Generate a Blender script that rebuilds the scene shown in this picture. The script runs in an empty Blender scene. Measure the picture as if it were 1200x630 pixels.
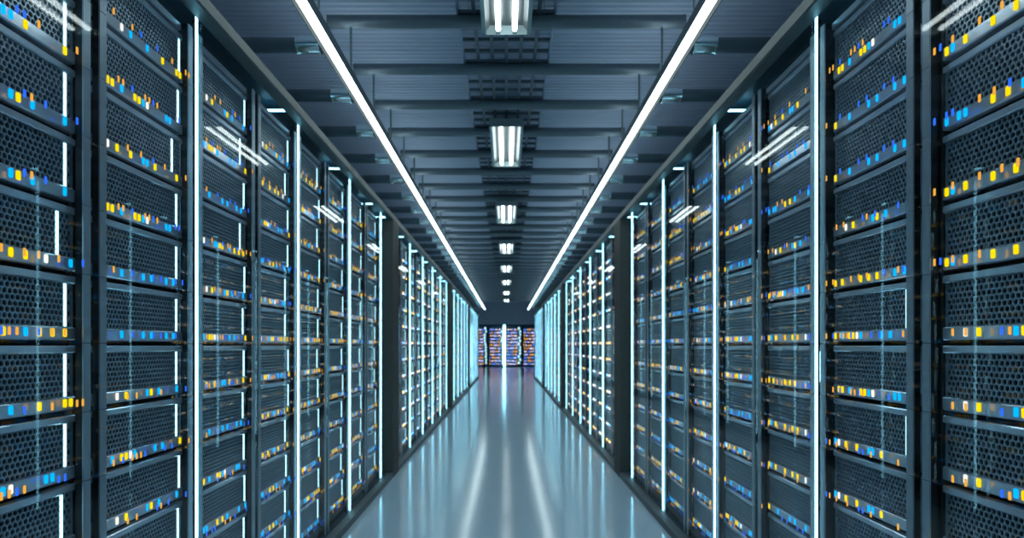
import bpy, math, random
from mathutils import Matrix
C = bpy.context.scene.collection
SC = bpy.context.scene
PI = math.pi

# ------------------------------------------------------------------ measures (metres)
EYE = 1.2                 # camera height
F = 779.0                 # focal length in pixels of a 1200 wide frame
B = 1.15                  # bay: two racks between two upright light strips
XG = 1.090                # front of the glass
XS = 1.100                # origin of the racks (front of the posts)
SEC = [0.054 + 6.356 * i for i in range(4)]     # start of the four runs of racks
CEIL = EYE + 1.85
U = 0.18                  # height of one server with its gap
Z0 = EYE + 0.007 - 6 * U  # bottom of the lowest server

ORD = ['zeroth', 'first', 'second', 'third', 'fourth', 'fifth', 'sixth', 'seventh', 'eighth', 'ninth', 'tenth', 'eleventh', 'twelfth',
       'thirteenth', 'fourteenth', 'fifteenth', 'sixteenth', 'seventeenth', 'eighteenth', 'nineteenth', 'twentieth']
TENS = {20: 'twenty', 30: 'thirty', 40: 'forty'}
def ordw(n):
    if n <= 20: return ORD[n]
    t = n // 10 * 10
    return {30: 'thirtieth', 40: 'fortieth'}[n] if n % 10 == 0 else TENS[t] + '-' + ORD[n % 10]

# ------------------------------------------------------------------ materials
def new_mat(name):
    m = bpy.data.materials.new(name); m.use_nodes = True
    nt = m.node_tree; nt.nodes.clear()
    out = nt.nodes.new('ShaderNodeOutputMaterial')
    return m, nt, out

def pbr(name, col, rough=0.5, metal=0.0, spec=0.5, var=0.0, scale=8.0, bump=0.0, bscale=200.0, coat=0.0, rvar=0.0):
    m, nt, out = new_mat(name)
    b = nt.nodes.new('ShaderNodeBsdfPrincipled')
    b.inputs['Base Color'].default_value = (*col, 1)
    b.inputs['Roughness'].default_value = rough
    b.inputs['Metallic'].default_value = metal
    b.inputs['Specular IOR Level'].default_value = spec
    b.inputs['Coat Weight'].default_value = coat
    tc = nt.nodes.new('ShaderNodeTexCoord')
    if var > 0 or rvar > 0:
        n = nt.nodes.new('ShaderNodeTexNoise'); n.inputs['Scale'].default_value = scale; n.inputs['Detail'].default_value = 5
        nt.links.new(tc.outputs['Object'], n.inputs['Vector'])
        if var > 0:
            r = nt.nodes.new('ShaderNodeMapRange'); r.inputs['To Min'].default_value = 1 - var; r.inputs['To Max'].default_value = 1 + var
            nt.links.new(n.outputs['Fac'], r.inputs['Value'])
            mx = nt.nodes.new('ShaderNodeVectorMath'); mx.operation = 'SCALE'
            mx.inputs[0].default_value = col
            nt.links.new(r.outputs['Result'], mx.inputs['Scale'])
            nt.links.new(mx.outputs['Vector'], b.inputs['Base Color'])
        if rvar > 0:
            r2 = nt.nodes.new('ShaderNodeMapRange'); r2.inputs['To Min'].default_value = max(0, rough - rvar); r2.inputs['To Max'].default_value = rough + rvar
            nt.links.new(n.outputs['Fac'], r2.inputs['Value']); nt.links.new(r2.outputs['Result'], b.inputs['Roughness'])
    if bump > 0:
        n2 = nt.nodes.new('ShaderNodeTexNoise'); n2.inputs['Scale'].default_value = bscale; n2.inputs['Detail'].default_value = 3
        nt.links.new(tc.outputs['Object'], n2.inputs['Vector'])
        bp = nt.nodes.new('ShaderNodeBump'); bp.inputs['Strength'].default_value = bump; bp.inputs['Distance'].default_value = 0.002
        nt.links.new(n2.outputs['Fac'], bp.inputs['Height']); nt.links.new(bp.outputs['Normal'], b.inputs['Normal'])
    nt.links.new(b.outputs['BSDF'], out.inputs['Surface'])
    return m

def emis(name, col, strength, sample=True):
    m, nt, out = new_mat(name)
    e = nt.nodes.new('ShaderNodeEmission'); e.inputs['Color'].default_value = (*col, 1); e.inputs['Strength'].default_value = strength
    nt.links.new(e.outputs['Emission'], out.inputs['Surface'])
    m.cycles.emission_sampling = 'AUTO' if sample else 'NONE'
    return m

def glass_mat(name):
    m, nt, out = new_mat(name)
    t = nt.nodes.new('ShaderNodeBsdfTransparent'); t.inputs['Color'].default_value = (0.97, 0.985, 0.99, 1)
    g = nt.nodes.new('ShaderNodeBsdfGlossy'); g.inputs['Roughness'].default_value = 0.0
    lw = nt.nodes.new('ShaderNodeLayerWeight'); lw.inputs['Blend'].default_value = 0.5
    pw = nt.nodes.new('ShaderNodeMath'); pw.operation = 'POWER'; pw.inputs[1].default_value = 5.0
    f = nt.nodes.new('ShaderNodeMapRange'); f.inputs['To Min'].default_value = 0.024; f.inputs['To Max'].default_value = 0.28
    mx = nt.nodes.new('ShaderNodeMixShader')
    nt.links.new(lw.outputs['Facing'], pw.inputs[0]); nt.links.new(pw.outputs['Value'], f.inputs['Value'])
    nt.links.new(f.outputs['Result'], mx.inputs['Fac']); nt.links.new(t.outputs['BSDF'], mx.inputs[1]); nt.links.new(g.outputs['BSDF'], mx.inputs[2])
    nt.links.new(mx.outputs['Shader'], out.inputs['Surface'])
    return m

M = dict(
    floor=pbr('floor_resin', (0.56, 0.73, 0.84), 0.135, 0.0, 0.36, var=0.05, scale=3.0, bump=0.02, bscale=60),
    ceil=pbr('ceiling_metal', (0.56, 0.64, 0.76), 0.55, 0.0, 0.4, var=0.06, scale=5),
    wall=pbr('wall_paint', (0.55, 0.66, 0.78), 0.7, 0.0, 0.3, var=0.06, scale=4, bump=0.05),
    dark=pbr('dark_panel', (0.025, 0.070, 0.11), 0.45, 0.2, 0.4, var=0.1),
    beam=pbr('beam_steel', (0.085, 0.105, 0.11), 0.5, 0.3, 0.5, var=0.10, scale=20, bump=0.08),
    plinth=pbr('plinth_stone', (0.12, 0.14, 0.15), 0.55, 0.1, 0.5, var=0.12, scale=40, bump=0.1),
    pillar=pbr('pillar_concrete', (0.085, 0.085, 0.080), 0.8, 0.0, 0.3, var=0.35, scale=90, bump=0.3),
    rack=pbr('rack_steel', (0.38, 0.48, 0.56), 0.30, 0.35, 0.5, var=0.08, scale=30),
    rackin=pbr('rack_inner_steel', (0.012, 0.016, 0.02), 0.6, 0.2, 0.3, var=0.1),
    bezel=pbr('server_bezel', (0.68, 0.82, 0.94), 0.14, 0.5, 0.5, var=0.05, scale=60, bump=0.03, bscale=500),
    grille=pbr('server_grille', (0.32, 0.45, 0.54), 0.28, 0.4, 0.5, var=0.06, scale=40),
    hole=pbr('server_inside', (0.006, 0.008, 0.011), 0.7, 0.0, 0.2, var=0.1),
    pipe=pbr('pipe_steel', (0.17, 0.215, 0.24), 0.42, 0.55, 0.5, var=0.12, scale=40, bump=0.05),
    chrome=pbr('polished_collar', (0.80, 0.92, 0.92), 0.15, 1.0, 0.5, var=0.05),
    rod=pbr('rod_steel', (0.30, 0.38, 0.40), 0.35, 0.8, 0.5, var=0.05),
    tray=pbr('tray_steel', (0.13, 0.165, 0.20), 0.45, 0.4, 0.5, var=0.08),
    trayrail=pbr('tray_rail_lit_blue', (0.28, 0.36, 0.50), 0.35, 0.5, 0.5, var=0.08),  # bluer than the lattice: the blue light on the rails is in the colour
    housing=pbr('lamp_housing', (0.30, 0.40, 0.42), 0.4, 0.4, 0.5, var=0.05),
    reflector=pbr('lamp_reflector', (0.07, 0.085, 0.09), 0.4, 0.7, 0.5, var=0.03),
    stripbody=pbr('strip_aluminium', (0.18, 0.22, 0.25), 0.4, 0.7, 0.5, var=0.05),
    glass=glass_mat('door_glass'),
    over=emis('overhead_light', (0.78, 0.97, 1.0), 6.5),
    up=emis('added_upfill', (0.70, 0.90, 1.0), 2.6),  # added fill glow that brightens the ceiling
    black=pbr('matt_black_baffle', (0.01, 0.011, 0.012), 0.8, 0.0, 0.2, var=0.05),
    farorange=emis('far_led_orange', (1.0, 0.42, 0.04), 3.6, False),
    farblue=emis('far_led_blue', (0.06, 0.22, 1.0), 4.5, False),
    farlilac=emis('far_led_lilac', (0.55, 0.55, 1.0), 5.0, False),
    midyellow=emis('mid_led_yellow', (1.0, 0.62, 0.12), 4.0, False),
    midcyan=emis('mid_led_cyan', (0.15, 0.55, 1.0), 4.0, False),
    midwhite=emis('mid_led_white', (1.0, 0.95, 0.9), 4.0, False),
    tube=emis('fluorescent_tube', (0.86, 0.99, 1.0), 9.0),
    strip=emis('upright_light', (0.29, 0.77, 1.0), 6.8),
    bar=emis('server_light_bar', (0.45, 0.88, 1.0), 2.2, False),
    yellow=emis('led_yellow', (1.0, 0.66, 0.0), 1.0, False),
    cyan=emis('led_cyan', (0.0, 0.42, 1.0), 1.08, False),
    white=emis('led_white', (1.0, 0.95, 0.86), 0.9, False),
    orange=emis('led_orange', (1.0, 0.46, 0.06), 0.78, False),  # this and the next: glow of the light reflections painted on the glass
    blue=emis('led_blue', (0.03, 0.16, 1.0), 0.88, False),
)

# ------------------------------------------------------------------ mesh builder
class MB:
    def __init__(s): s.v = []; s.f = []; s.m = []; s.sm = []
    def add(s, vs, fs, mi=0, smooth=False, mat=None):
        o = len(s.v)
        s.v += [tuple(mat @ __import__('mathutils').Vector(v)) for v in vs] if mat is not None else [tuple(v) for v in vs]
        for f in fs:
            s.f.append([i + o for i in f]); s.m.append(mi); s.sm.append(smooth)
        return s
    def box(s, x0, x1, y0, y1, z0, z1, mi=0, skip=''):
        vs = [(x0,y0,z0),(x1,y0,z0),(x1,y1,z0),(x0,y1,z0),(x0,y0,z1),(x1,y0,z1),(x1,y1,z1),(x0,y1,z1)]
        fs = {'b':(0,3,2,1),'t':(4,5,6,7),'f':(0,1,5,4),'r':(1,2,6,5),'k':(2,3,7,6),'l':(3,0,4,7)}
        return s.add(vs, [f for k, f in fs.items() if k not in skip], mi)
    def cbox(s, x0, x1, y0, y1, z0, z1, c, mi=0):
        """box with its long edges chamfered (profile in y,z extruded along x)"""
        p = [(y0+c,z0),(y1-c,z0),(y1,z0+c),(y1,z1-c),(y1-c,z1),(y0+c,z1),(y0,z1-c),(y0,z0+c)]
        return s.prism_x(p, x0, x1, mi)
    def prism_x(s, p, x0, x1, mi=0, smooth=False):
        n = len(p)
        vs = [(x0,a,b) for a, b in p] + [(x1,a,b) for a, b in p]
        s.add(vs, [(i,(i+1)%n,n+(i+1)%n,n+i) for i in range(n)], mi, smooth)
        s.add(vs, [tuple(range(n))[::-1], tuple(range(n,2*n))], mi)
        return s
    def prism_y(s, p, y0, y1, mi=0):
        n = len(p)
        vs = [(a,y0,b) for a, b in p] + [(a,y1,b) for a, b in p]
        return s.add(vs, [(i,n+i,n+(i+1)%n,(i+1)%n) for i in range(n)] + [tuple(range(n)), tuple(range(n,2*n))[::-1]], mi)
    def cyl(s, a, axis, length, r, n=24, mi=0, r2=None):
        r2 = r if r2 is None else r2
        vs = []
        for k, rr in ((0, r), (length, r2)):
            for i in range(n):
                t = 2*PI*i/n; c, d = rr*math.cos(t), rr*math.sin(t)
                vs.append({'x':(a[0]+k,a[1]+c,a[2]+d),'y':(a[0]+c,a[1]+k,a[2]+d),'z':(a[0]+c,a[1]+d,a[2]+k)}[axis])
        s.add(vs, [(i,(i+1)%n,n+(i+1)%n,n+i) for i in range(n)], mi, True)
        s.add(vs, [tuple(range(n)), tuple(range(n,2*n))], mi)
        return s
    def led(s, u, z, y, w, h, mi=0, t=0.002):
        a, b, c = w/2, h/2, min(w, h)*0.2
        p = [(-a+c,-b),(a-c,-b),(a,-b+c),(a,b-c),(a-c,b),(-a+c,b),(-a,b-c),(-a,-b+c)]
        vs = [(u+px,y-t,z+pz) for px, pz in p] + [(u+px,y,z+pz) for px, pz in p]
        return s.add(vs, [tuple(range(8))] + [(i,8+i,8+(i+1)%8,(i+1)%8) for i in range(8)], mi)
    def mesh(s, name, mats):
        me = bpy.data.meshes.new(name); me.from_pydata(s.v, [], s.f)
        for m in mats: me.materials.append(m)
        if len(mats) > 1: me.polygons.foreach_set('material_index', s.m)
        if any(s.sm): me.polygons.foreach_set('use_smooth', s.sm)
        me.validate(); me.update()
        import bmesh
        bm = bmesh.new(); bm.from_mesh(me); bmesh.ops.recalc_face_normals(bm, faces=bm.faces); bm.to_mesh(me); bm.free()
        return me

def obj(name, me, parent=None, loc=(0,0,0), rotz=0):
    o = bpy.data.objects.new(name, me); C.objects.link(o)
    o.location = loc
    if rotz: o.rotation_euler = (0,0,rotz)
    if parent: o.parent = parent
    return o
def tag(o, label=None, cat=None, group=None, kind=None):
    if label: o['label'] = label
    if cat: o['category'] = cat
    if group: o['group'] = group
    if kind: o['kind'] = kind
    return o
def thing(name, label, cat, group=None, loc=(0,0,0), rotz=0):
    o = bpy.data.objects.new(name, None); C.objects.link(o); o.empty_display_size = 0.1
    o.location = loc; o.rotation_euler = (0,0,rotz)
    return tag(o, label, cat, group)
def struct(name, me, label=None):
    o = obj(name, me); tag(o, label, None, None, 'structure'); return o

# ------------------------------------------------------------------ the room
YF, YB = -1.6, 39.2
XW = 2.3
struct('floor', MB().box(-XW-2, XW+2, YF, YB, -0.1, 0).mesh('floor', [M['floor']]), 'glossy blue-grey resin floor of the aisle')
# corrugated ceiling: ridges run across the room
cm = MB(); p = []; y = YF; pitch = 0.054
while y < 28.3:
    p += [(y, CEIL), (y+0.022, CEIL), (y+0.027, CEIL+0.010), (y+0.049, CEIL+0.010)]; y += pitch
prof = p + [(y, CEIL), (y, CEIL+0.1), (YF, CEIL+0.1)]
vs = [(x, a, b) for x in (-XW-0.1, XW+0.1) for a, b in p + [(y, CEIL)]]
n = len(p) + 1
cm.add(vs, [(i, i+1, n+i+1, n+i) for i in range(n-1)])
cm.box(-XW-0.1, XW+0.1, YF, 28.4, CEIL+0.03, CEIL+0.12)
struct('ceiling', cm.mesh('ceiling', [M['ceil']]), 'ribbed grey-blue metal ceiling')
struct('wall_left', MB().box(-XW-0.1, -XW, YF, 28.4, 0, CEIL+0.1).mesh('wall_left', [M['wall']]))
struct('wall_right', MB().box(XW, XW+0.1, YF, 28.4, 0, CEIL+0.1).mesh('wall_right', [M['wall']]))
struct('wall_front', MB().box(-XW, XW, YF-0.1, YF, 0, CEIL+0.1).mesh('wall_front', [M['wall']]))
# end of the aisle: a bulkhead, a cross aisle and the far wall
struct('trim_bulkhead', MB().box(-XW-2, XW+2, 28.3, 28.45, 2.12, CEIL+0.1).mesh('trim_bulkhead', [M['wall']]), 'grey-blue bulkhead wall above the far end of the aisle')
struct('ceiling_cross_aisle', MB().box(-XW-2, XW+2, 28.45, YB, 2.75, 2.85).mesh('ceiling_cross_aisle', [M['wall']]))
struct('wall_back', MB().box(-XW-2, XW+2, YB-0.15, YB, 0, 2.85).mesh('wall_back', [M['wall']]))
for s, nm in ((-1, 'left'), (1, 'right')):
    a, b = sorted((s*(XW+2), s*(XW+2.1)))
    struct('wall_cross_' + nm, MB().box(a, b, 28.4, YB, 0, 2.85).mesh('wall_cross', [M['wall']]))
    a, b = sorted((s*XW, s*(XW+2)))
    struct('wall_return_' + nm, MB().box(a, b, 28.3, 28.45, 0, 2.5).mesh('wall_return', [M['wall']]))

YE = SEC[3] + 5*B + 0.05
for s, nm in ((-1, 'left'), (1, 'right')):
    sd = lambda a, b: sorted((s*a, s*b))
    a, b = sd(1.033, 1.094)
    struct('trim_beam_' + nm, MB().prism_y([(a,EYE+1.152+0.006),(a+0.006,EYE+1.152),(b-0.006,EYE+1.152),(b,EYE+1.158),(b,EYE+1.2),(a,EYE+1.2)], YF, YE).mesh('beam', [M['beam']]),
           'grey steel beam along the top of the %s rack row' % nm)
    a, b = sd(1.033, 1.094)
    struct('trim_plinth_' + nm, MB().prism_y([(a,0),(b,0),(b,0.048),(a+0.004,0.048),(a,0.044)], YF, YE).mesh('plinth', [M['plinth']]),
           'low grey plinth along the foot of the %s rack row' % nm)
    a, b = sd(1.094, XW)
    struct('trim_rack_floor_' + nm, MB().box(a, b, YF, YE, 0, 0.05).mesh('rack_floor', [M['dark']]))
    a, b = sd(1.135, XW)
    struct('trim_rack_roof_' + nm, MB().box(a, b, YF, YE, EYE+1.285, EYE+1.292, 1).box(a, b, YF, YE, EYE+1.2921, EYE+1.30, 0).mesh('rack_roof', [M['wall'], M['dark']]))  # pale upper layer added out of view to bounce light
    a, b = sd(1.98, 2.0)
    struct('trim_rack_rear_' + nm, MB().box(a, b, YF, YE, 0.05, EYE+1.285).mesh('rack_rear', [M['dark']]))
    for i in range(1, 4):
        y1 = SEC[i] - 0.03
        a, b = sd(1.0325, 1.6)
        struct('pillar', MB().box(a, b, y1-0.33, y1, 0, EYE+1.155).mesh('pillar', [M['pillar']]),
               '%s dark rough pillar from the front in the %s rack row' % (ORD[i], nm))
    a, b = sd(1.04, 1.98)
    struct('trim_rack_end_' + nm, MB().box(a, b, YE-0.02, YE, 0.05, EYE+1.285).mesh('rack_end', [M['dark']]))

# ------------------------------------------------------------------ server variants
SW = 0.475                     # width of a server front
rnd = random.Random(11)
NV = 10
VAR = []
for v in range(NV):
    slots = sorted(rnd.sample(range(20), rnd.choice([9, 10, 11, 12])))
    leds = []
    slots = [q for n_, q in enumerate(slots) if n_ == 0 or q - slots[n_-1] > 1 or rnd.random() < 0.35]
    for k in slots:
        c = rnd.random()
        leds.append((0.016 + k*(SW-0.035)/19, 'yellow' if c < 0.46 else 'cyan' if c < 0.95 else 'white'))
    VAR.append(leds)
BARU = [0.412, 0.428, 0.442, 0.453, 0.461]

def hexgrid(w, z0, z1, pitch, depth):
    """a sheet with real hexagonal holes: every cell a ring round its hole, plus the hole's walls"""
    mb = MB(); R = pitch/math.sqrt(3); r = R*0.74; row = 1.5*R
    nr = int(round((z1-z0)/row)); row = (z1-z0)/nr
    nc = int(w/pitch)
    for j in range(nr):
        off = pitch/2 if j % 2 else 0
        for i in range(nc - (1 if j % 2 else 0)):
            cx = pitch/2 + off + i*pitch + (w-nc*pitch)/2; cz = z0 + row*(j+0.5)
            o = []; q = []
            for k in range(6):
                t = PI/6 + PI/3*k
                zo = min(max(cz + R*math.sin(t)*row/(1.5*R), z0), z1)
                o.append((cx + R*math.cos(t), 0, zo)); q.append((cx + r*math.cos(t), 0, cz + r*math.sin(t)))
            d = [(a, depth, c) for a, _, c in q]
            mb.add(o+q+d, [(k,(k+1)%6,6+(k+1)%6,6+k) for k in range(6)] + [(6+k,6+(k+1)%6,12+(k+1)%6,12+k) for k in range(6)])
    m0 = (w-nc*pitch)/2
    mb.box(0, m0+0.001, 0.0008, 0.004, z0, z1); mb.box(w-m0-0.001, w, 0.0008, 0.004, z0, z1)
    for j in range(1, nr, 2):                 # the half cells at both ends of the shifted rows
        z = z0 + row*j
        mb.box(m0, m0+pitch/2, 0.0008, 0.004, z, z+row); mb.box(w-m0-pitch/2, w-m0, 0.0008, 0.004, z, z+row)
    return mb
G0, G1 = 0.0415, 0.1545
ME = {}
ME['grille'] = hexgrid(SW, G0, G1, 0.0165, 0.005).mesh('grille', [M['grille']])
ME['bezel'] = MB().cbox(0, SW, -0.006, 0.02, 0.0075, 0.0415, 0.003).mesh('bezel', [M['bezel']])
ME['lip'] = MB().cbox(0, SW, -0.006, 0.02, 0.1545, 0.1735, 0.003).mesh('top_lip', [M['bezel']])
ME['chassis'] = MB().box(0.004, SW-0.004, 0.016, 0.62, 0.006, 0.174).mesh('chassis', [M['hole']])
ME['bar'] = MB().cbox(-0.0045, 0.0045, -0.0015, 0.001, 0.043, 0.153, 0.0005).mesh('light_bar', [M['bar']])
LW, LH, LZ = 0.0115, 0.0215, 0.0265
for c in ('yellow', 'cyan', 'white'):
    ME['led_' + c] = MB().led(0, 0, 0, LW*(1.1 if c == 'yellow' else 1), LH, 0).mesh('status_light', [M[c]])
LC = ['yellow', 'cyan', 'white']
for v in range(NV):
    mb = MB()
    for u, c in VAR[v]: mb.led(u, LZ, -0.006, LW*(1.1 if c == 'yellow' else 1), LH, LC.index(c))
    ME['leds%d' % v] = mb.mesh('status_lights', [M[c] for c in LC]); ME['mleds%d' % v] = mb.mesh('status_lights', [M['mid' + c] for c in LC])

YS = 0.034                      # the server fronts stand back this far behind the posts
def make_server(near, v, b):      # near: True own lights, False merged lights, None further back
    r = bpy.data.objects.new('rack_server', None); r.empty_display_size = 0.05
    C.objects.link(r)
    obj('bezel', ME['bezel'], r); obj('top_lip', ME['lip'], r)
    obj('grille', ME['grille'], r); obj('chassis', ME['chassis'], r)
    obj('light_bar', ME['bar'], r, (BARU[b], 0, 0))['label'] = 'glowing white vertical light bar'
    if near:
        for u, c in VAR[v]:
            o = obj('status_light', ME['led_' + c], r, (u, -0.006, LZ))
            o['label'] = {'yellow': 'yellow status light', 'cyan': 'light blue status light', 'white': 'white status light'}[c]
    else:
        obj('status_lights', ME[('leds%d' if near is False else 'mleds%d') % v], r)['kind'] = 'stuff'
    return r
PROTO = {}
def place_server(near, v, b, loc, rotz, label, group):
    k = (near, v, b)
    if k not in PROTO:
        r = PROTO[k] = make_server(near, v, b)
    else:
        p = PROTO[k]; r = p.copy(); C.objects.link(r)
        for ch in p.children:
            c = ch.copy(); C.objects.link(c); c.parent = r
    r.location = loc; r.rotation_euler = (0,0,rotz)
    return tag(r, label, 'server', group)

# far servers: one mesh
FAR = MB()
FM = [M['bezel'], M['hole'], M['bar'], M['midyellow'], M['midcyan'], M['midwhite'], M['grille'], M['farorange'], M['farblue'], M['farlilac']]
def far_server(T, v, b, wx=1.0):
    S = MB()
    w = SW*wx
    S.box(0, w, -0.006, 0.02, 0.0045, 0.0415, 0); S.box(0, w, -0.006, 0.02, 0.1545, 0.1755, 0)
    S.box(0, w, 0.003, 0.5, 0.0415, 0.1545, 1, skip='k')
    for k in range(9):                            # the grille as a coarse lattice
        z = G0 + (G1-G0)*(k+0.5)/9
        S.box(0, w, 0.0, 0.003, z-0.0022, z+0.0022, 6, skip='klr')
    bw = 0.005 if wx == 1 else 0.032
    S.box(BARU[b]*wx-bw, BARU[b]*wx+bw, -0.003, 0.001, 0.043, 0.153, 2)
    if wx == 1:
        for u, c in VAR[v]: S.led(u, LZ, -0.006, LW, LH, {'yellow':3,'cyan':4,'white':5}[c])
    else:
        for u in (0.05, 0.16, 0.27, 0.38, 0.49, 0.58):
            S.led(u+rr.uniform(-0.02, 0.02), LZ+rr.choice((0, 0.012)), -0.006, 0.040, 0.036, rr.choice((7, 7, 8, 8, 9, 9)))
    o = len(FAR.v)
    for x in S.v:
        q = T @ __import__('mathutils').Vector(x); FAR.v.append(tuple(q))
    FAR.f += [[i+o for i in f] for f in S.f]; FAR.m += S.m; FAR.sm += S.sm

# ------------------------------------------------------------------ racks
RW = 0.530                      # outer width of a rack
RZ0, RZ1 = 0.05, EYE + 1.115
def rack_meshes(wx=1.0):
    w = RW*wx; pw = 0.030
    d = {}
    mb = MB(); zs = [RZ0] + [Z0 + U*i for i in range(13)] + [RZ1]
    for a, b in zip(zs[:-1], zs[1:]):
        if b-a > 0.004: mb.box(0, pw, 0.0, 0.004, a+0.001, b-0.001)
    mb.box(0.002, pw-0.002, 0.0041, 0.022, RZ0, RZ1, 1)  # body coloured black so the recess beside the post stays in shade
    d['post'] = mb.mesh('post', [M['rack'], M['rackin']])
    d['side'] = MB().box(0, 0.012, 0.05, 0.80, RZ0, RZ1).mesh('side_panel', [M['rackin']])
    mb = MB().cbox(pw, w-pw, 0.026, 0.05, Z0+12*U+0.003, RZ1, 0.003); mb.box(0, w, 0.05, 0.8, RZ1-0.02, RZ1)
    d['top'] = mb.mesh('top_panel', [M['rack']])
    mb = MB().cbox(pw, w-pw, 0.026, 0.05, RZ0, Z0-0.003, 0.003); mb.box(0.012, w-0.012, 0.05, 0.8, RZ0, RZ0+0.03)
    d['base'] = mb.mesh('base_panel', [M['rackin']])
    d['back'] = MB().box(0.012, w-0.012, 0.78, 0.80, RZ0+0.03, RZ1-0.02).mesh('back_panel', [M['rackin']])
    return d
RM = rack_meshes(); RMB = rack_meshes(1.7)
def place_rack(loc, rotz, label, group, wide=False):
    d = RMB if wide else RM; w = RW*(1.7 if wide else 1)
    r = thing('server_rack', label, 'server rack', group, loc, rotz)
    obj('post', d['post'], r); obj('post', d['post'], r, (w-0.030, 0, 0))
    obj('side_panel', d['side'], r); obj('side_panel', d['side'], r, (w-0.012, 0, 0))
    obj('top_panel', d['top'], r); obj('base_panel', d['base'], r); obj('back_panel', d['back'], r)
    return r

# upright light strips with a short return at the top
def strip_mesh(top=EYE+1.245, ret=0.19):
    a = MB(); a.box(-0.0017, 0.0017, -0.0065, 0.0015, 0.049, top); a.box(-0.004, 0.004, 0.0025, ret, top-0.010, top)
    b = MB()
    for z in (0.052, 0.62, EYE, 1.78, EYE+1.14): b.box(-0.004, 0.004, 0.0017, 0.012, z, z+0.012)
    return a.mesh('light_line', [M['strip']]), b.mesh('mounting_clip', [M['black']])
SM = strip_mesh()
GL = MB().box(0.02, B-0.02, 0, 0.005, 0.049, EYE+1.151).mesh('glass_panel', [M['glass']])

SIDE = {-1: 'left', 1: 'right'}
def run_name(i, nm):
    return 'in the %s row' % nm if i == 0 else 'past the %s %s pillar' % (ORD[i], nm)

rr = random.Random(5)
nind = 0
for s in (-1, 1):
    nm = SIDE[s]; rot = PI/2 if s < 0 else -PI/2
    toworld = Matrix.Rotation(rot, 4, 'Z')
    for i in range(4):
        b0 = 1 if i == 0 else 0
        for k in range(0 if i else 0, 6):                  # light strips at the bay borders
            y = SEC[i] + k*B
            hid = (i == 0 and k < 2)
            lab = ('%s upright glowing light strip %s' % (ordw(k+1 if i else max(k-1, 1)), 'on the %s row from the front' % nm if i == 0 else run_name(i, nm)))
            if hid: lab = 'upright light strip of the %s row outside the picture' % nm
            t = thing('upright_light_strip', lab, 'light strip', 'upright light strips between the rack bays', (s*XS, y, 0), rot)
            obj('light_line', SM[0], t); tag(obj('mounting_clips', SM[1], t), None, None, None, 'stuff')
        for k in range(b0, 5):
            y0 = SEC[i] + k*B
            org = y0 if s < 0 else y0 + B                   # where local x starts
            dirn = 1 if s < 0 else -1
            g = obj('glass_panel', GL, None, (s*XG, org, 0), rot)
            bay = k - b0 + 1
            tag(g, 'clear glass panel over the %s pair of server racks %s' % (ORD[bay], 'from the front on the %s' % nm if i == 0 else run_name(i, nm)),
                'glass panel', 'glass panels in front of the racks')
            ghost = MB()  # glowing dots that imitate ghost reflections of the status lights
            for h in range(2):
                # slot h in local order; number the racks from the front of the room
                sl = h*B/2
                num = (k-b0)*2 + (h if s < 0 else 1-h) + 1
                rx = sl + (0.025 if h == 0 else 0.020)
                rl = ('%s black server rack from the front, %s row' % (ordw(num), nm)) if i == 0 else ('%s black server rack past the %s pillar of the %s row' % (ordw(num), ORD[i], nm))
                place_rack((s*XS, org + dirn*rx, 0), rot, rl, 'server racks in the %s row' % nm)
                for j in range(12):
                    v = rr.randrange(NV); b = rr.randrange(len(BARU))
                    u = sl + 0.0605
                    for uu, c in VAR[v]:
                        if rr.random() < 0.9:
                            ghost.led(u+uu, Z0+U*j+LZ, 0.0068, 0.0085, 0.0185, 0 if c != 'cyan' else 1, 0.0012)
                    indiv = i == 0 or (i == 1 and (k < 2 or (k == 2 and s < 0 and h == 0)))
                    loc = (s*(XS+YS), org + dirn*u, Z0+U*j)
                    if indiv:
                        nind += 1
                        where = 'rack from the front, %s row' % nm if i == 0 else 'rack past the first %s pillar' % nm
                        pos = 'lowest' if j == 0 else 'topmost' if j == 11 else ORD[j+1] + ' from bottom'
                        place_server(None if i else k < 3, v, b, loc, rot, 'honeycomb-fronted server, %s, in %s %s' % (pos, ordw(num), where),
                                     'rack servers of the %s row' % nm)
                    else:
                        far_server(Matrix.Translation(loc) @ toworld, v, b)
            gm = ghost.mesh('led_ghost_dots', [M['orange'], M['blue']])
            go = obj('led_ghost_dots', gm, g); go['kind'] = 'stuff'; go['label'] = 'glowing orange and blue ghost images of the status lights on the glass'

# the racks across the far end
YR = 38.2
for q, x0 in enumerate((-2.08, -1.10, -0.12, 0.86)):
    place_rack((x0+0.06, YR, 0), 0, 'wide server rack against the far wall, %s from the left' % ORD[q+1], 'server racks across the far end', True)
    for j in range(12):
        far_server(Matrix.Translation((x0+0.06+0.07, YR+YS, Z0+U*j)), rr.randrange(NV), rr.randrange(len(BARU)), 1.7)
t = thing('upright_light_strip', 'bright upright light strip between the racks at the far end', 'light strip', 'upright light strips between the rack bays', (-0.12, YR-0.055, 0))
sm = MB().box(-0.055, 0.055, -0.03, 0.0, 0.02, 2.40).mesh('light_line', [M['strip']])
obj('light_line', sm, t); obj('back_channel', MB().box(-0.05, 0.05, 0.0005, 0.03, 0.02, 2.38).mesh('back_channel', [M['stripbody']]), t)
struct('trim_far_base', MB().box(-4.2, 4.2, YR-0.02, YR+0.85, 0, 0.05).mesh('far_base', [M['dark']]))
struct('trim_far_header', MB().box(-4.2, 4.2, YR-0.02, YR+0.85, EYE+1.13, EYE+1.21).mesh('far_header', [M['dark']]))

fo = obj('rack_servers', FAR.mesh('rack_servers', FM))
tag(fo, 'distant rack servers with rows of status lights filling the far racks', 'servers', None, 'stuff')

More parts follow.
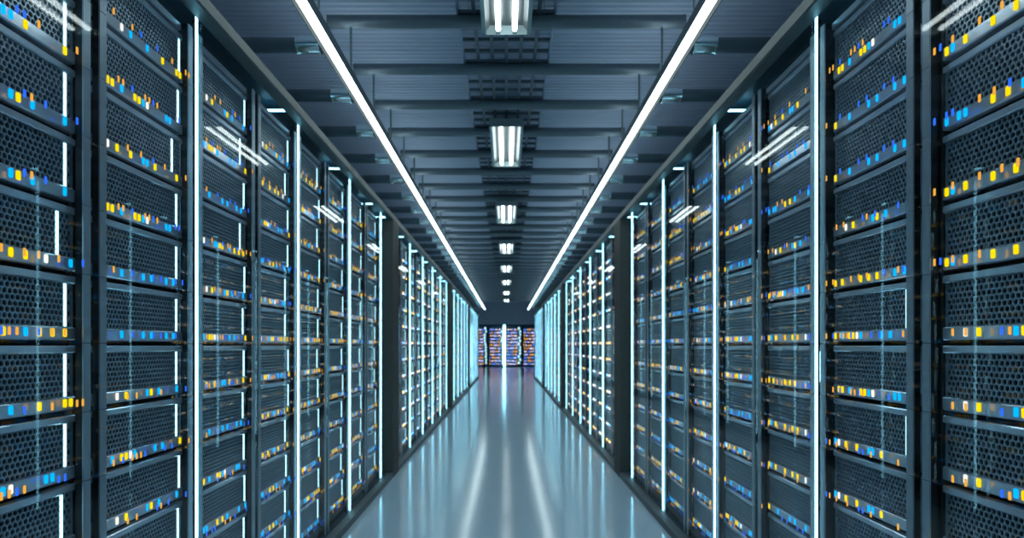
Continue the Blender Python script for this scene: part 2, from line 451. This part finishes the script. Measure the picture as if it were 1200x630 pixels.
# ------------------------------------------------------------------ overhead
HS = EYE + 1.42                 # underside of the long lights
for s in (-1, 1):
    nm = SIDE[s]
    t = thing('linear_ceiling_light', 'long white light line hanging above the %s side of the aisle' % nm, 'ceiling light', 'long light lines under the ceiling', (s*0.853, YF, HS))
    obj('diffuser', MB().box(-0.031, 0.031, 0.02, 26.5-YF, 0.031, 0.040).mesh('diffuser', [M['over']]), t)['label'] = 'glowing white diffuser'
    hb = MB().box(-0.035, 0.035, 0.0, 26.52-YF, 0.0405, 0.045)
    for q in (-1, 1):
        a, b = sorted((q*0.0312, q*0.0325)); hb.box(a, b, 0.0, 26.52-YF, 0.0, 0.0405, 1)
        a, b = sorted((q*0.0326, q*0.0345)); hb.box(a, b, 0.0, 26.52-YF, 0.0, 0.0405, 0)
    obj('housing', hb.mesh('housing', [M['stripbody'], M['black']]), t)
    obj('added_upfill_strip', MB().box(-0.03, 0.03, 0.02, 26.5-YF, 0.0455, 0.049).mesh('added_upfill_strip', [M['up']]), t)  # glowing strip added on top of the housing to brighten the ceiling

PY = [2.89 + 0.6*k for k in range(37)]
HP, RP = EYE + 1.70, 0.034
pipe_me = MB().cyl((-0.93, 0, 0), 'x', 1.86, RP, 28).mesh('pipe', [M['pipe']])
cap_me = MB().cyl((-0.006, 0, 0), 'x', 0.006, RP+0.002, 28).mesh('end_cap', [M['pipe']])
rod_me = MB().cyl((0, 0, 0), 'z', (HP-RP+0.004)-(HS+0.045), 0.006, 12).mesh('hanger_rod', [M['rod']])
wire_me = MB().cyl((0, 0, 0), 'z', CEIL+0.03-(HP+RP-0.004), 0.002, 8).mesh('ceiling_wire', [M['rod']])
tray = {}
def tray_meshes(L):
    w = 0.255; d = {}
    d['rail'] = MB().box(-0.006, 0.006, 0, L, 0, 0.045).mesh('side_rail', [M['trayrail']])
    mb = MB()
    for i in range(1, 6):
        x = -w + 2*w*i/6; mb.box(x-0.010, x+0.010, 0, L, 0.0, 0.018)
    nb = 4
    for i in range(nb+1):
        y = 0.006 + (L-0.012)*i/nb; mb.box(-w, w, y-0.008, y+0.008, 0.001, 0.019)
    d['mesh'] = mb.mesh('lattice', [M['tray']])
    return d
TM = tray_meshes(0.58)
for k, y in enumerate(PY):
    if k == 0: lab = 'steel ceiling pipe at the top edge, only its two thin rods in view'
    else: lab = '%s whole steel pipe from the front, slung across under the ceiling' % ordw(k)
    t = thing('ceiling_pipe', lab, 'pipe', 'steel pipes across under the ceiling', (0, y, HP))
    obj('pipe', pipe_me, t)
    obj('end_cap', cap_me, t, (-0.93, 0, 0)); obj('end_cap', cap_me, t, (0.936, 0, 0))
    for s in (-1, 1):
        obj('hanger_rod', rod_me, t, (s*0.817, 0, (HS+0.045)-HP)); obj('ceiling_wire', wire_me, t, (s*0.2, 0, RP-0.004))
    if k < len(PY)-1:
        t = thing('cable_tray', '%s lattice cable tray segment from the front, lying on the ceiling pipes' % ordw(k+1), 'cable tray', 'cable tray segments along the ceiling', (0, y+0.01, HP+RP))
        obj('side_rail', TM['rail'], t, (-0.255, 0, 0)); obj('side_rail', TM['rail'], t, (0.255, 0, 0)); obj('lattice', TM['mesh'], t)

RS = 0.0355
HB = EYE + 1.415 + RS
for s in (-1, 1):
    nm = SIDE[s]
    L = XW - 0.902
    a = MB().cyl((0, 0, 0), 'x', s*L, RS, 28).mesh('pipe', [M['pipe']])
    co = MB(); co.cyl((0.0, 0, 0), 'x', s*0.105, RS+0.004, 28); co.cyl((s*0.100, 0, 0), 'x', s*0.008, RS+0.007, 28)
    co = co.mesh('collar', [M['chrome']])
    q0, q1 = sorted((s*0.70, s*0.76)); bra = MB().box(q0, q1, -0.02, 0.02, EYE+1.30-HB, -RS+0.004).mesh('bracket', [M['pipe']])
    ca = MB().cyl((-s*0.006, 0, 0), 'x', s*0.008, RS+0.009, 28).mesh('end_cap', [M['chrome']])
    for k in range(39):
        y = 3.209 + 0.646*k
        if y > 24.8: break
        t = thing('side_pipe', '%s short steel pipe with shiny collar from the front, over the %s racks' % (ordw(k+1), nm), 'pipe', 'short collared pipes over the %s racks' % nm, (s*0.902, y, HB))
        obj('pipe', a, t); obj('collar', co, t)['label'] = 'polished steel collar'; obj('end_cap', ca, t); obj('bracket', bra, t)

# twin-tube ceiling lamps
LL = 1.1
hm = MB(); W = 0.125
hm.box(-W, W, 0, LL, 0.052, 0.060)
for s in (-1, 1):
    a, b = sorted((s*W, s*(W-0.006))); hm.box(a, b, 0, LL, 0.0, 0.0515)
    a, b = sorted((s*(W-0.006), s*(W-0.020))); hm.box(a, b, 0, LL, 0.0, 0.003)
HOUS = hm.mesh('housing', [M['housing']])
em = MB().box(-W+0.006, W-0.006, 0, 0.008, 0.0, 0.0515); ENDP = em.mesh('end_plate', [M['housing']])
rf = MB(); pr = [(-0.118,0.004),(-0.085,0.046),(-0.042,0.050),(0,0.046),(0.042,0.050),(0.085,0.046),(0.118,0.004)]
nv = len(pr)
rf.add([(a,0.009,b) for a,b in pr]+[(a,LL-0.009,b) for a,b in pr]+[(a,0.009,b+0.0015) for a,b in pr]+[(a,LL-0.009,b+0.0015) for a,b in pr],
       [(i,i+1,nv+i+1,nv+i) for i in range(nv-1)]+[(2*nv+i,2*nv+i+1,3*nv+i+1,3*nv+i) for i in range(nv-1)])
REFL = rf.mesh('reflector', [M['reflector']])
TUBE = MB().cyl((0, 0.03, 0), 'y', LL-0.06, 0.012, 20).mesh('tube', [M['tube']])
SOCK = MB().box(-0.010, 0.010, 0.008, 0.03, -0.012, 0.03).mesh('lamp_socket', [M['housing']])
for k, yf in enumerate((3.44, 5.97, 8.73, 11.6, 14.5, 17.5, 20.9, 24.3)):
    t = thing('ceiling_lamp', '%s twin-tube ceiling lamp from the front, above the middle of the aisle' % ORD[k+1], 'ceiling lamp', 'twin-tube lamps down the middle of the ceiling', (0, yf-LL, HP-RP-0.060))
    obj('housing', HOUS, t); obj('end_plate', ENDP, t); obj('end_plate', ENDP, t, (0, LL-0.008, 0)); obj('reflector', REFL, t)
    for s in (-1, 1):
        tb = obj('tube', TUBE, t, (s*0.042, 0, 0.018)); tb['label'] = 'glowing white tube'
        obj('lamp_socket', SOCK, tb); obj('lamp_socket', SOCK, tb, (0, LL-0.038, 0))

# ------------------------------------------------------------------ world, camera, view
w = bpy.data.worlds.new('world'); SC.world = w; w.use_nodes = True
bg = w.node_tree.nodes['Background']; bg.inputs['Color'].default_value = (0.02, 0.03, 0.04, 1); bg.inputs['Strength'].default_value = 0.3
cd = bpy.data.cameras.new('camera'); cam = bpy.data.objects.new('camera', cd); C.objects.link(cam)
cam.location = (0, 0, EYE); cam.rotation_euler = (PI/2, 0, 0)
cd.sensor_fit = 'HORIZONTAL'; cd.sensor_width = 36; cd.lens = F/1200*36
cd.shift_x = 6.5/1200; cd.shift_y = 90/1200
cd.clip_start = 0.02; cd.clip_end = 200
cd.dof.use_dof = True; cd.dof.focus_distance = 1.95; cd.dof.aperture_fstop = 3.3
SC.camera = cam
SC.view_settings.view_transform = 'Standard'; SC.view_settings.look = 'None'
SC.view_settings.gamma = 1; SC.view_settings.use_curve_mapping = False
SC.view_settings.exposure = 0.35
print('individual servers', nind)
